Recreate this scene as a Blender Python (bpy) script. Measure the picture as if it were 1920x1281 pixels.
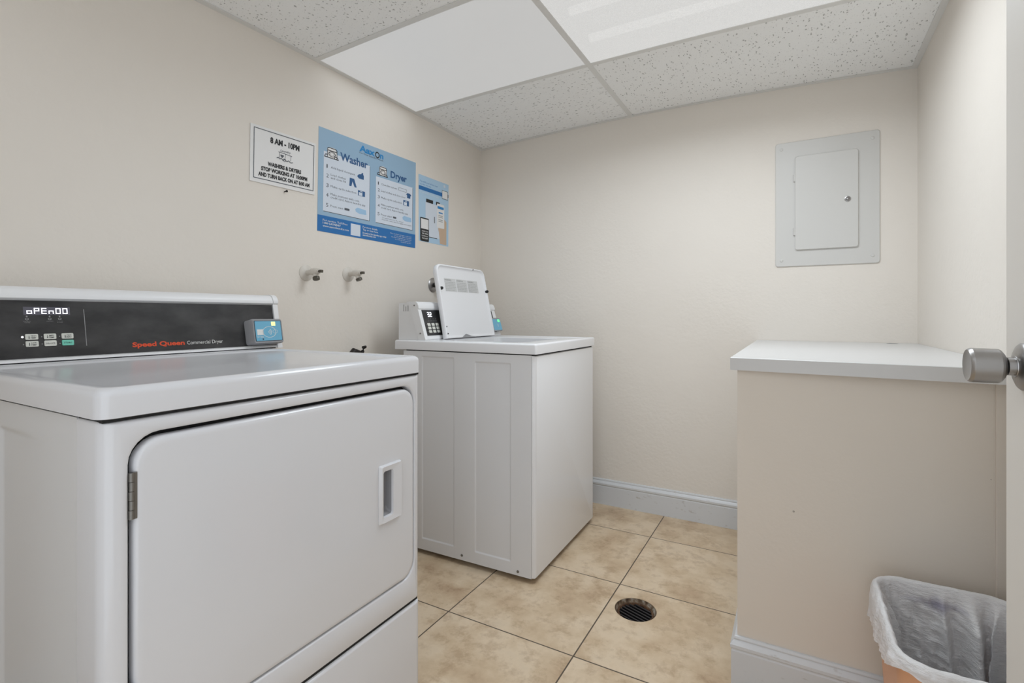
import bpy, bmesh, math, random
from mathutils import Vector, Matrix, noise

S = bpy.context.scene
for o in list(bpy.data.objects):
    bpy.data.objects.remove(o)
COL = S.collection
PI = math.pi

# ------------------------------------------------------------------ camera
cam_d = bpy.data.cameras.new('camera')
cam = bpy.data.objects.new('camera', cam_d)
COL.objects.link(cam)
cam.location = (0, 0, 1.04)
cam.rotation_euler = (PI / 2, 0, math.radians(29.4))
cam_d.sensor_width = 36
cam_d.lens = 939.1 / 1920 * 36
cam_d.shift_y = (591.4 - 640.5) / 1920
cam_d.clip_start = 0.02
S.camera = cam

# ------------------------------------------------------------------ world (light of the hallway outside the open doorway)
w = bpy.data.worlds.new('world')
S.world = w
w.use_nodes = True
w.node_tree.nodes['Background'].inputs[0].default_value = (.88, .94, 1.0, 1)
w.node_tree.nodes['Background'].inputs[1].default_value = 1.6

S.view_settings.view_transform = 'Standard'
S.view_settings.look = 'None'
S.view_settings.gamma = 1
S.view_settings.exposure = 0.0
try:
    S.view_settings.use_curve_mapping = False
except Exception:
    pass

# ------------------------------------------------------------------ ceiling height (the grid sags a little towards the walls)
XL, XR, YB = -1.723, 0.45, 2.66


def zceil(x, y):
    bx = max(0.0, 1 - ((x + .64) / 1.09) ** 2)
    by = max(0.0, .5 * (1 - ((y - 1.75) / .91) ** 2))
    return 2.078 + .03 * (1 - (1 - bx) * (1 - by))


LIGHT = (.85, .93, 1.0)
# ------------------------------------------------------------------ lamps: the fluorescent tubes' light, leaving each fixture downwards through its lens
def lamp(name, x, y, sx, sy, power, spread):
    d = bpy.data.lights.new(name, 'AREA')
    d.shape = 'RECTANGLE'
    d.size, d.size_y = sx, sy
    d.energy = power
    d.spread = math.radians(spread)
    d.color = LIGHT
    o = bpy.data.objects.new(name, d)
    COL.objects.link(o)
    o.location = (x, y, zceil(x, y) - .012)
    return o


lamp('fluorescent_light', -1.24, 1.71, .86, .54, 1.1, 170)
lamp('fluorescent_light', -.31, 1.71, .84, .54, 12.0, 165)


# ------------------------------------------------------------------ materials
def mat(name, col, rough=.5, metal=0.0, spec=.5, emit=None, estr=0.0, coat=0.0):
    m = bpy.data.materials.new(name)
    m.use_nodes = True
    b = m.node_tree.nodes['Principled BSDF']
    b.inputs['Base Color'].default_value = (*col, 1)
    b.inputs['Roughness'].default_value = rough
    b.inputs['Metallic'].default_value = metal
    b.inputs['Specular IOR Level'].default_value = spec
    if coat:
        b.inputs['Coat Weight'].default_value = coat
        b.inputs['Coat Roughness'].default_value = .08
    if emit:
        b.inputs['Emission Color'].default_value = (*emit, 1)
        b.inputs['Emission Strength'].default_value = estr
    return m


class N:
    """small node builder on a principled material"""

    def __init__(s, m):
        s.m = m
        s.t = m.node_tree
        s.b = s.t.nodes['Principled BSDF']
        s.co = s.t.nodes.new('ShaderNodeTexCoord')

    def new(s, typ, **kw):
        n = s.t.nodes.new(typ)
        for k, v in kw.items():
            setattr(n, k, v)
        return n

    def link(s, a, b):
        s.t.links.new(a, b)

    def mapping(s, scale=(1, 1, 1), loc=(0, 0, 0), rot=(0, 0, 0)):
        n = s.new('ShaderNodeMapping')
        n.inputs['Scale'].default_value = scale
        n.inputs['Location'].default_value = loc
        n.inputs['Rotation'].default_value = rot
        s.link(s.co.outputs['Object'], n.inputs['Vector'])
        return n.outputs[0]

    def noise(s, vec, scale, detail=4, rough=.55):
        n = s.new('ShaderNodeTexNoise')
        n.inputs['Scale'].default_value = scale
        n.inputs['Detail'].default_value = detail
        n.inputs['Roughness'].default_value = rough
        s.link(vec, n.inputs['Vector'])
        return n.outputs['Fac']

    def voronoi(s, vec, scale, feature='F1', rnd=1.0):
        n = s.new('ShaderNodeTexVoronoi')
        n.feature = feature
        n.inputs['Scale'].default_value = scale
        n.inputs['Randomness'].default_value = rnd
        s.link(vec, n.inputs['Vector'])
        return n

    def ramp(s, fac, stops):
        n = s.new('ShaderNodeValToRGB')
        e = n.color_ramp.elements
        while len(e) < len(stops):
            e.new(.5)
        for q, (p, c) in zip(e, stops):
            q.position = p
            q.color = (*c, 1) if len(c) == 3 else c
        s.link(fac, n.inputs['Fac'])
        return n.outputs['Color']

    def math(s, op, a, b=None, clamp=False):
        n = s.new('ShaderNodeMath')
        n.operation = op
        n.use_clamp = clamp
        for i, v in enumerate((a, b)):
            if v is None:
                continue
            if isinstance(v, (int, float)):
                n.inputs[i].default_value = v
            else:
                s.link(v, n.inputs[i])
        return n.outputs[0]

    def mix(s, fac, a, b, mode='MIX'):
        n = s.new('ShaderNodeMix')
        n.data_type = 'RGBA'
        n.blend_type = mode
        for i, v in ((0, fac), (6, a), (7, b)):
            if isinstance(v, tuple):
                n.inputs[i].default_value = (*v, 1)
            elif isinstance(v, (int, float)):
                n.inputs[i].default_value = v
            else:
                s.link(v, n.inputs[i])
        return n.outputs[2]

    def bump(s, h, strength=.2, dist=.002):
        n = s.new('ShaderNodeBump')
        n.inputs['Strength'].default_value = strength
        n.inputs['Distance'].default_value = dist
        s.link(h, n.inputs['Height'])
        s.link(n.outputs[0], s.b.inputs['Normal'])

    def color(s, c):
        s.link(c, s.b.inputs['Base Color'])


def lin(r, g, b):
    f = lambda c: (c / 255 / 12.92) if c / 255 <= .04045 else ((c / 255 + .055) / 1.055) ** 2.4
    return (f(r), f(g), f(b))


def wall_mat(name, col, amt=1.0):
    m = mat(name, col, .6, spec=.3)
    n = N(m)
    v = n.mapping()
    big = n.noise(v, 1.7, 3)
    n.color(n.mix(big, tuple(c * .97 for c in col), tuple(min(1, c * 1.03) for c in col)))
    patch = n.ramp(n.noise(v, 2.3, 2), [(.42, (0, 0, 0)), (.62, (1, 1, 1))])
    fine = n.noise(n.mapping((1, 1, 1)), 70, 4)
    mid = n.noise(v, 14, 3)
    h = n.math('ADD', n.math('MULTIPLY', n.math('MULTIPLY', fine, patch), .8), n.math('MULTIPLY', mid, .9))
    n.bump(h, .30 * amt, .006)
    return m


WALL = lin(231, 224, 215)
M = {}
M['wall'] = wall_mat('wall_paint', WALL)
M['knee'] = wall_mat('knee_wall_paint', lin(226, 217, 206), .6)
# a few nicks and specks on the painted front of the knee wall
n = N(M['knee'])
vo = n.voronoi(n.mapping(), 9)
spk = n.math('LESS_THAN', vo.outputs['Distance'], .025)
old = M['knee'].node_tree.nodes['Principled BSDF'].inputs['Base Color'].links[0].from_socket
n.color(n.mix(n.math('MULTIPLY', spk, .6), old, lin(120, 110, 100)))

M['trim'] = mat('trim_paint', lin(214, 216, 219), .35)
n = N(M['trim'])
sc = n.ramp(n.noise(n.mapping((3, 3, 6)), 9, 5), [(.62, lin(214, 216, 219)), (.78, lin(178, 174, 170))])
n.color(sc)
M['steel_grid'] = mat('grid_paint', lin(226, 225, 222), .45)


def tile_mat(name, stretch, seed):
    m = mat(name, lin(248, 248, 247), .9, spec=.1)
    n = N(m)
    v = n.mapping(stretch, (seed, seed * 1.7, 0))
    warp = n.new('ShaderNodeTexNoise')
    warp.inputs['Scale'].default_value = 25
    n.link(v, warp.inputs['Vector'])
    add = n.new('ShaderNodeVectorMath', operation='MULTIPLY_ADD')
    n.link(warp.outputs['Color'], add.inputs[0])
    add.inputs[1].default_value = (.03, .03, .03)
    n.link(v, add.inputs[2])
    v2 = add.outputs[0]
    vo = n.voronoi(v2, 82)
    pit = n.math('LESS_THAN', vo.outputs['Distance'], .25)
    sep = n.new('ShaderNodeSeparateColor')
    n.link(vo.outputs['Color'], sep.inputs[0])
    keep = n.math('GREATER_THAN', sep.outputs[0], .46)
    pit = n.math('MULTIPLY', pit, keep)
    vo2 = n.voronoi(v2, 165)
    sep2 = n.new('ShaderNodeSeparateColor')
    n.link(vo2.outputs['Color'], sep2.inputs[0])
    pin = n.math('MULTIPLY', n.math('LESS_THAN', vo2.outputs['Distance'], .2), n.math('GREATER_THAN', sep2.outputs[0], .5))
    allp = n.math('MAXIMUM', pit, n.math('MULTIPLY', pin, .6))
    n.color(n.mix(n.math('MULTIPLY', allp, .55), lin(248, 248, 247), lin(120, 117, 112)))
    n.bump(n.math('SUBTRACT', n.math('MULTIPLY', n.noise(v, 180, 3), .5), allp), .5, .003)
    return m


M['tile_dots'] = tile_mat('acoustic_tile_pinholes', (1, 1, 1), 3)
M['tile_fissure'] = tile_mat('acoustic_tile_fissured', (.55, 1.15, 1), 7)
M['tile_fissure_long'] = tile_mat('acoustic_tile_fissured_lengthwise', (1.15, .55, 1), 11)

# floor: 18 inch beige tiles, thin dark grout
M['floor'] = mat('floor_tile', (.5, .4, .3), .32, spec=.4)
n = N(M['floor'])
sx = n.new('ShaderNodeSeparateXYZ')
n.link(n.co.outputs['Object'], sx.inputs[0])
T = .4705
cells, lines = [], []
for ax, off in ((0, -.587), (1, 1.893)):
    q = n.math('DIVIDE', n.math('SUBTRACT', sx.outputs[ax], off), T)
    cells.append(n.math('FLOOR', q))
    fr = n.math('FRACT', q)
    d = n.math('MINIMUM', fr, n.math('SUBTRACT', 1.0, fr))
    lines.append(n.math('LESS_THAN', d, .0022 / T))
grout = n.math('MAXIMUM', lines[0], lines[1])
cv = n.new('ShaderNodeCombineXYZ')
n.link(cells[0], cv.inputs[0])
n.link(cells[1], cv.inputs[1])
wn = n.new('ShaderNodeTexWhiteNoise')
n.link(cv.outputs[0], wn.inputs['Vector'])
va = n.new('ShaderNodeVectorMath', operation='MULTIPLY_ADD')
n.link(wn.outputs['Color'], va.inputs[0])
va.inputs[1].default_value = (9, 9, 9)
n.link(n.co.outputs['Object'], va.inputs[2])
cloud = n.noise(va.outputs[0], 5.5, 7, .62)
base = n.ramp(cloud, [(.30, lin(188, 161, 132)), (.45, lin(206, 183, 153)), (.58, lin(220, 200, 173)), (.75, lin(211, 192, 167))])
vein = n.ramp(n.noise(va.outputs[0], 16, 6, .7), [(.36, lin(178, 154, 128)), (.5, (1, 1, 1))])
base = n.mix(.35, base, vein, 'MULTIPLY')
n.color(n.mix(grout, base, lin(88, 76, 64)))
n.bump(n.math('SUBTRACT', n.math('MULTIPLY', cloud, .15), grout), .35, .002)

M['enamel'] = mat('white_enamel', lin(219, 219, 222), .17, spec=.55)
M['enamel_washer'] = mat('washer_white_enamel', lin(233, 233, 235), .2, spec=.5)
M['enamel_side'] = mat('white_enamel_satin', lin(218, 218, 219), .32, spec=.4)
M['cup_grey'] = mat('cup_grey', lin(150, 150, 153), .45)
M['gap'] = mat('dark_gap', (.012, .012, .012), .8)
M['washer_side'] = mat('washer_satin_enamel', lin(226, 226, 228), .32, spec=.4)
M['white_plastic'] = mat('white_plastic', lin(232, 232, 233), .35)
M['black_panel'] = mat('black_panel', lin(38, 38, 40), .32, spec=.45)
n = N(M['black_panel'])
n.color(n.ramp(n.noise(n.mapping((1, 3, 6)), 3, 5), [(.4, lin(34, 34, 36)), (.68, lin(62, 61, 62))]))
M['print_white'] = mat('print_white', lin(225, 225, 222), .6)
M['print_grey'] = mat('print_grey', lin(150, 150, 150), .6)
M['print_orange'] = mat('print_orange', lin(222, 74, 30), .5)
M['key_white'] = mat('key_white', lin(214, 214, 206), .5)
M['key_green'] = mat('key_green', lin(118, 204, 182), .5)
M['ink'] = mat('ink_black', lin(32, 32, 34), .6)
M['ink_soft'] = mat('ink_dark_grey', lin(86, 90, 98), .6)
M['seg'] = mat('display_digit', (.8, .8, .8), .5, emit=(.92, .92, 1.0), estr=1.1)
M['seg_bg'] = mat('display_window', lin(92, 90, 100), .4)
M['led'] = mat('indicator_lit', (.8, .8, .8), .5, emit=(.95, .95, 1.0), estr=1.5)
M['led_green'] = mat('indicator_green', (.1, .6, .2), .5, emit=(.2, 1.0, .35), estr=.8)
M['led_yellow'] = mat('indicator_yellow', (.6, .6, .2), .5, emit=(.95, .95, .5), estr=.7)
M['reader_grey'] = mat('reader_grey', lin(150, 150, 153), .45)
M['reader_blue'] = mat('reader_blue', lin(112, 178, 208), .3)
M['reader_dark'] = mat('reader_edge', lin(46, 66, 82), .4)
M['paper'] = mat('paper_white', lin(232, 231, 230), .55)
M['panel_pale'] = mat('paper_pale_blue', lin(214, 222, 233), .55)
M['poster_sky'] = mat('poster_light_blue', lin(150, 181, 206), .45)
M['poster_mid'] = mat('poster_pale_blue', lin(176, 206, 230), .45)
M['poster_blue'] = mat('poster_blue', lin(34, 110, 176), .45)
M['poster_navy'] = mat('poster_navy', lin(48, 92, 140), .45)
M['poster_cyan'] = mat('poster_cyan', lin(34, 134, 198), .45)
M['poster_haze'] = mat('poster_hand_blue', lin(160, 196, 226), .5)
M['skin'] = mat('poster_skin', lin(202, 176, 152), .55)
M['beige_fixture'] = mat('painted_fixture', lin(212, 206, 197), .45)
M['brass_dark'] = mat('dark_brass', lin(92, 88, 80), .4, .7)
M['black_iron'] = mat('black_iron', lin(36, 30, 28), .5, .3)
M['rust'] = mat('rusty_metal', (.1, .05, .02), .75, .2)
n = N(M['rust'])
n.color(n.ramp(n.noise(n.mapping(), 45, 6, .7), [(.35, lin(34, 26, 20)), (.55, lin(92, 62, 38)), (.72, lin(150, 132, 110))]))
M['mortar'] = mat('mortar', lin(150, 142, 130), .85)
n = N(M['mortar'])
n.color(n.ramp(n.noise(n.mapping(), 40, 5), [(.38, lin(62, 46, 32)), (.5, lin(112, 92, 72)), (.64, lin(160, 154, 142))]))
M['grate'] = mat('drain_grate', lin(58, 56, 58), .5, .6)
M['pan_dark'] = mat('drain_dark', (.006, .006, .006), .7)
M['panel_paint'] = mat('panel_paint', lin(210, 208, 204), .4)
n = N(M['panel_paint'])
n.bump(n.noise(n.mapping(), 60, 3), .12, .002)
M['laminate'] = mat('white_laminate', lin(211, 210, 209), .3)
M['laminate_edge'] = mat('white_laminate_edge', lin(184, 184, 188), .35)
M['nickel'] = mat('satin_nickel', lin(168, 166, 165), .34, 1.0)
n = N(M['nickel'])
n.bump(n.noise(n.mapping((1, 60, 60)), 40, 3), .08, .0005)
M['hinge_steel'] = mat('hinge_steel', lin(128, 126, 122), .45, .85)
M['door_paint'] = mat('door_paint', lin(228, 224, 218), .45)
M['salmon'] = mat('salmon_plastic', lin(222, 166, 128), .45)
M['tub'] = mat('tub_steel', lin(150, 150, 150), .3, .8)
M['tube'] = mat('tube_lit', (1, 1, 1), .5, emit=(1, .99, .96), estr=1.6)
M['fixture_white'] = mat('fixture_white', lin(230, 230, 228), .5)


def lens_mat(name, col, strength, clear, tex):
    """prismatic acrylic lens lit from behind, a little see-through so the tubes show"""
    m = bpy.data.materials.new(name)
    m.use_nodes = True
    t = m.node_tree
    for x in list(t.nodes):
        t.nodes.remove(x)
    out = t.nodes.new('ShaderNodeOutputMaterial')
    em = t.nodes.new('ShaderNodeEmission')
    em.inputs['Color'].default_value = (*col, 1)
    em.inputs['Strength'].default_value = strength
    gl = t.nodes.new('ShaderNodeBsdfPrincipled')
    gl.inputs['Base Color'].default_value = (.25, .25, .25, 1)
    gl.inputs['Roughness'].default_value = .35
    co = t.nodes.new('ShaderNodeTexCoord')
    no = t.nodes.new('ShaderNodeTexNoise')
    no.inputs['Scale'].default_value = 260 if tex else 30
    no.inputs['Detail'].default_value = 4
    t.links.new(co.outputs['Object'], no.inputs['Vector'])
    bp = t.nodes.new('ShaderNodeBump')
    bp.inputs['Strength'].default_value = .5 if tex else .05
    bp.inputs['Distance'].default_value = .002
    t.links.new(no.outputs['Fac'], bp.inputs['Height'])
    t.links.new(bp.outputs[0], gl.inputs['Normal'])
    ad = t.nodes.new('ShaderNodeAddShader')
    t.links.new(em.outputs[0], ad.inputs[0])
    t.links.new(gl.outputs[0], ad.inputs[1])
    tr = t.nodes.new('ShaderNodeBsdfTransparent')
    mx = t.nodes.new('ShaderNodeMixShader')
    mx.inputs[0].default_value = clear
    if tex:
        # stippled surface: the see-through share varies grain by grain
        mr = t.nodes.new('ShaderNodeMapRange')
        mr.inputs[1].default_value = .3
        mr.inputs[2].default_value = .7
        mr.inputs[3].default_value = clear * .5
        mr.inputs[4].default_value = clear * 1.5
        t.links.new(no.outputs['Fac'], mr.inputs[0])
        t.links.new(mr.outputs[0], mx.inputs[0])
    t.links.new(ad.outputs[0], mx.inputs[1])
    t.links.new(tr.outputs[0], mx.inputs[2])
    t.links.new(mx.outputs[0], out.inputs['Surface'])
    return m


M['lens_flat'] = lens_mat('lens_white_acrylic', (1, 1, .99), .40, .04, False)
M['lens_prism'] = lens_mat('lens_stippled_acrylic', (1, 1, .985), .50, .17, True)

# bag plastic
m = bpy.data.materials.new('bag_plastic')
m.use_nodes = True
M['bag'] = m
n = N(m)
n.b.inputs['Base Color'].default_value = (.95, .95, .96, 1)
n.b.inputs['Roughness'].default_value = .30
n.b.inputs['Transmission Weight'].default_value = 0
wr = n.noise(n.mapping((1.0, 1.0, 3.2), rot=(.25, .2, 0)), 48, 5, .65)
n.bump(wr, .7, .010)
tl = n.new('ShaderNodeBsdfTranslucent')
tl.inputs[0].default_value = (.85, .85, .86, 1)
mx = n.new('ShaderNodeMixShader')
mx.inputs[0].default_value = .25
out = m.node_tree.nodes['Material Output']
n.link(n.b.outputs[0], mx.inputs[1])
n.link(tl.outputs[0], mx.inputs[2])
n.link(mx.outputs[0], out.inputs['Surface'])
gx = n.new('ShaderNodeSeparateXYZ')
n.link(n.co.outputs['Object'], gx.inputs[0])
# bluish print showing through the film near the rim on the wall side
ex = n.math('ABSOLUTE', n.math('DIVIDE', n.math('SUBTRACT', gx.outputs[0], -.01), .085))
ez = n.math('ABSOLUTE', n.math('DIVIDE', n.math('SUBTRACT', gx.outputs[2], .385), .024))
ey = n.math('GREATER_THAN', gx.outputs[1], .12)
rr = n.math('SUBTRACT', 1.25, n.math('ADD', n.math('ADD', ex, ez), n.math('MULTIPLY', n.noise(n.mapping(), 30, 4), .8)), clamp=True)
n.color(n.mix(n.math('MULTIPLY', n.math('MULTIPLY', rr, ey), 1.0), (.95, .95, .96), lin(120, 118, 152)))


# ------------------------------------------------------------------ geometry helpers
def obj(name, bm, m, parent=None, local=False, smooth=40):
    """link a bmesh as one mesh object; vertices are world coordinates unless local"""
    root = parent
    while root is not None and root.parent is not None:
        root = root.parent
    if root is not None and not local:
        bmesh.ops.translate(bm, verts=bm.verts[:], vec=-Vector(root.location))
    bmesh.ops.recalc_face_normals(bm, faces=bm.faces[:])
    me = bpy.data.meshes.new(name)
    bm.to_mesh(me)
    bm.free()
    me.materials.append(M[m] if isinstance(m, str) else m)
    if smooth:
        me.polygons.foreach_set('use_smooth', [True] * len(me.polygons))
        me.set_sharp_from_angle(angle=math.radians(smooth))
    o = bpy.data.objects.new(name, me)
    COL.objects.link(o)
    if parent is not None:
        o.parent = parent
    return o


def thing(name, label, cat, loc=(0, 0, 0), rotz=0, group=None):
    o = bpy.data.objects.new(name, None)
    o.empty_display_size = .05
    COL.objects.link(o)
    o.location = loc
    o.rotation_euler = (0, 0, rotz)
    return tag(o, label, cat, group)


def tag(o, label, cat, group=None):
    o['label'] = label
    o['category'] = cat
    if group:
        o['group'] = group
    return o


def struct(o, label=None):
    o['kind'] = 'structure'
    if label:
        o['label'] = label
    return o


def BM():
    return bmesh.new()


def box(bm, x0, x1, y0, y1, z0, z1, bev=0, seg=2, edges=None):
    vs = [bm.verts.new((x, y, z)) for x in (x0, x1) for y in (y0, y1) for z in (z0, z1)]
    fs = [(0, 1, 3, 2), (4, 6, 7, 5), (0, 4, 5, 1), (2, 3, 7, 6), (0, 2, 6, 4), (1, 5, 7, 3)]
    faces = [bm.faces.new([vs[i] for i in f]) for f in fs]
    bmesh.ops.recalc_face_normals(bm, faces=faces)
    if bev:
        es = list({e for f in faces for e in f.edges})
        if edges == 'z':
            es = [e for e in es if abs(e.verts[0].co.z - e.verts[1].co.z) > 1e-6]
        bmesh.ops.bevel(bm, geom=es, offset=bev, segments=seg, affect='EDGES', profile=.5)
    return bm


def rrect(a0, a1, b0, b1, r, k=6, r4=None):
    """rounded rectangle loop of 4*(k+1) points in (a, b); r4: radius per corner (a1b1, a0b1, a0b0, a1b0)"""
    rs = r4 or (r, r, r, r)
    pts = []
    for (ca, cb, sa, sb, q), rr in zip(((a1, b1, -1, -1, 0), (a0, b1, 1, -1, 1), (a0, b0, 1, 1, 2), (a1, b0, -1, 1, 3)), rs):
        rr = max(rr, 1e-5)
        for i in range(k + 1):
            t = (q + i / k) * PI / 2
            pts.append((ca + sa * rr + math.cos(t) * rr, cb + sb * rr + math.sin(t) * rr))
    return pts


def loft(bm, loops, cap0=False, cap1=False, closed=True):
    rows = [[bm.verts.new(p) for p in L] for L in loops]
    n_ = len(rows[0])
    for a, b in zip(rows, rows[1:]):
        for i in range(n_ if closed else n_ - 1):
            j = (i + 1) % n_
            try:
                bm.faces.new((a[i], a[j], b[j], b[i]))
            except ValueError:
                pass
    if cap0:
        bm.faces.new(rows[0][::-1])
    if cap1:
        bm.faces.new(rows[-1])
    return bm


def LX(pts, x):
    return [(x, a, b) for a, b in pts]


def LY(pts, y):
    return [(a, y, b) for a, b in pts]


def LZ(pts, z):
    return [(a, b, z) for a, b in pts]


def lathe(bm, prof, origin, axis='x', k=32, cap0=True, cap1=True, sx=1, sy=1):
    """prof: (distance along axis, radius)"""
    loops = []
    o = Vector(origin)
    for d, r in prof:
        L = []
        for i in range(k):
            t = 2 * PI * i / k
            c, s_ = math.cos(t) * r * sx, math.sin(t) * r * sy
            v = {'x': (d, c, s_), 'y': (c, d, s_), 'z': (c, s_, d)}[axis]
            L.append(tuple(o + Vector(v)))
        loops.append(L)
    return loft(bm, loops, cap0, cap1)


def tube(bm, pts, r, k=14):
    loops = []
    for i, p in enumerate(pts):
        p = Vector(p)
        a = Vector(pts[max(0, i - 1)])
        b = Vector(pts[min(len(pts) - 1, i + 1)])
        d = (b - a).normalized()
        u = d.cross(Vector((0, 0, 1)) if abs(d.z) < .9 else Vector((0, 1, 0))).normalized()
        v = d.cross(u)
        rr = r[i] if isinstance(r, (list, tuple)) else r
        loops.append([tuple(p + (u * math.cos(2 * PI * j / k) + v * math.sin(2 * PI * j / k)) * rr) for j in range(k)])
    return loft(bm, loops, True, True)


def grid(bm, us, vs_, f):
    rows = [[bm.verts.new(f(u, v)) for u in us] for v in vs_]
    for a, b in zip(rows, rows[1:]):
        for i in range(len(us) - 1):
            bm.faces.new((a[i], a[i + 1], b[i + 1], b[i]))
    return bm


def frange(a, b, k):
    return [a + (b - a) * i / k for i in range(k + 1)]


def prismY(bm, prof, y0, y1):
    """closed (x, z) outline extruded along y, with end caps"""
    return loft(bm, [[(x, y0, z) for x, z in prof], [(x, y1, z) for x, z in prof]], True, True)


def prismX(bm, prof, x0, x1):
    """closed (y, z) outline extruded along x"""
    return loft(bm, [[(x0, y, z) for y, z in prof], [(x1, y, z) for y, z in prof]], True, True)


_tc = {}


def text_mesh(s, bold=0.0, res=3):
    key = (s, bold, res)
    if key not in _tc:
        c = bpy.data.curves.new('t', 'FONT')
        c.body = s
        c.size = 1
        c.resolution_u = res
        c.offset = bold
        o = bpy.data.objects.new('t', c)
        me = bpy.data.meshes.new_from_object(o)
        vs = [tuple(v.co) for v in me.vertices]
        fs = [tuple(p.vertices) for p in me.polygons]
        bpy.data.objects.remove(o)
        bpy.data.curves.remove(c)
        bpy.data.meshes.remove(me)
        x0 = min(v[0] for v in vs)
        x1 = max(v[0] for v in vs)
        _tc[key] = (vs, fs, x0, x1)
    return _tc[key]


def text(bm, s, u0, u1, v, h, P, bold=0.0, res=3, skew=0.0):
    """letters fitted to the width u0..u1, baseline v, capital height h (v grows downwards); P(u, v) -> point"""
    vs, fs, x0, x1 = text_mesh(s, bold, res)
    kx = (u1 - u0) / (x1 - x0)
    ky = h / .72
    vv = [bm.verts.new(P(u0 + (p[0] - x0 + skew * p[1]) * kx, v - p[1] * ky)) for p in vs]
    for f in fs:
        try:
            bm.faces.new([vv[i] for i in f])
        except ValueError:
            pass


def quad(bm, P, u0, u1, v0, v1):
    bm.faces.new([bm.verts.new(P(u, v)) for u, v in ((u0, v0), (u1, v0), (u1, v1), (u0, v1))])


def poly(bm, P, pts):
    bm.faces.new([bm.verts.new(P(u, v)) for u, v in pts])


def rquad(bm, P, u0, u1, v0, v1, r, asp=1.0, k=3):
    """rounded quad; asp = v units per u unit of the same length"""
    pts = rrect(u0, u1, v0 / asp, v1 / asp, r, k)
    poly(bm, P, [(a, b * asp) for a, b in pts])


def ring(bm, P, cu, cv, ru, rv, wd, k=20):
    a = [(cu + math.cos(2 * PI * i / k) * ru, cv + math.sin(2 * PI * i / k) * rv) for i in range(k)]
    b = [(cu + math.cos(2 * PI * i / k) * ru * (1 - wd), cv + math.sin(2 * PI * i / k) * rv * (1 - wd)) for i in range(k)]
    A = [bm.verts.new(P(*p)) for p in a]
    B = [bm.verts.new(P(*p)) for p in b]
    for i in range(k):
        j = (i + 1) % k
        bm.faces.new((A[i], A[j], B[j], B[i]))


def disc(bm, P, cu, cv, ru, rv, k=16):
    poly(bm, P, [(cu + math.cos(2 * PI * i / k) * ru, cv + math.sin(2 * PI * i / k) * rv) for i in range(k)])


def stroke(bm, P, pts, wu, wv):
    for (a, b), (c, d) in zip(pts, pts[1:]):
        dx, dy = (c - a) / wu, (d - b) / wv
        l = math.hypot(dx, dy) or 1
        nx, ny = -dy / l * wu / 2, dx / l * wv / 2
        poly(bm, P, [(a + nx, b + ny), (c + nx, d + ny), (c - nx, d - ny), (a - nx, b - ny)])


# ------------------------------------------------------------------ room shell
WT = .10
Y0 = .10          # inner face of the front wall
# floor with a round hole for the drain
DX, DY, DR = -.489, 1.757, .072
bm = BM()
circ = lambda r, z: [(DX + math.cos(2 * PI * i / 48 + PI / 4 * 0) * r, DY + math.sin(2 * PI * i / 48) * r, z) for i in range(48)]
x0, x1, y0, y1 = XL - WT, XR + WT, -.6, YB + WT


def rect48(z):
    pts = []
    for i in range(48):
        t = 2 * PI * i / 48
        c, s_ = math.cos(t), math.sin(t)
        k1 = ((x1 - DX) / c if c > 1e-9 else (x0 - DX) / c if c < -1e-9 else 1e9)
        k2 = ((y1 - DY) / s_ if s_ > 1e-9 else (y0 - DY) / s_ if s_ < -1e-9 else 1e9)
        k_ = min(k1, k2)
        pts.append((DX + c * k_, DY + s_ * k_, z))
    for cx, cy in ((x1, y1), (x0, y1), (x0, y0), (x1, y0)):     # pull the nearest point into each corner
        j = min(range(48), key=lambda i: (pts[i][0] - cx) ** 2 + (pts[i][1] - cy) ** 2)
        pts[j] = (cx, cy, z)
    return pts


loft(bm, [rect48(-.10), rect48(0), circ(DR, 0), circ(DR - .001, -.02), circ(DR - .001, -.10), rect48(-.10)])
struct(obj('floor', bm, 'floor', smooth=30), 'beige square tile floor with thin dark grout lines')

HZ = 2.26
bm = BM(); box(bm, XL - WT, XL, -.60, YB + WT, 0, HZ)
struct(obj('wall_left', bm, 'wall', smooth=0), 'cream painted wall behind the dryer and washer')
bm = BM(); box(bm, XL, XR, YB, YB + WT, 0, HZ)
struct(obj('wall_back', bm, 'wall', smooth=0), 'cream painted back wall with the electrical panel')
bm = BM(); box(bm, XR, XR + WT, -.02, YB + WT, 0, HZ)
struct(obj('wall_right', bm, 'wall', smooth=0), 'cream painted wall beyond the open door')
bm = BM()
box(bm, .335, XR, -.02, Y0, 0, HZ)
box(bm, XL, -.62, -.60, -.42, 0, HZ)  # unseen piece, placed to limit the hallway light on the dryer's side
struct(obj('wall_front_unseen', bm, 'wall', smooth=0))
bm = BM(); box(bm, XL - WT, XR + WT, -.02, YB + WT, HZ, HZ + .06)
struct(obj('ceiling', bm, 'wall', smooth=0), 'structural ceiling above the suspended grid')


# suspended grid: everything follows zceil()
def slab(bm, xa, xb, ya, yb, dz0, dz1, kx=10, ky=10):
    us, vs_ = frange(xa, xb, kx), frange(ya, yb, ky)
    for dz in (dz0, dz1):
        grid(bm, us, vs_, lambda u, v: (u, v, zceil(u, v) + dz))
    for u in (xa, xb):
        grid(bm, vs_, [dz0, dz1], lambda a, d: (u, a, zceil(u, a) + d))
    for v in (ya, yb):
        grid(bm, us, [dz0, dz1], lambda a, d: (a, v, zceil(a, v) + d))
    bmesh.ops.remove_doubles(bm, verts=bm.verts[:], dist=1e-5)
    return bm


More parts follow.
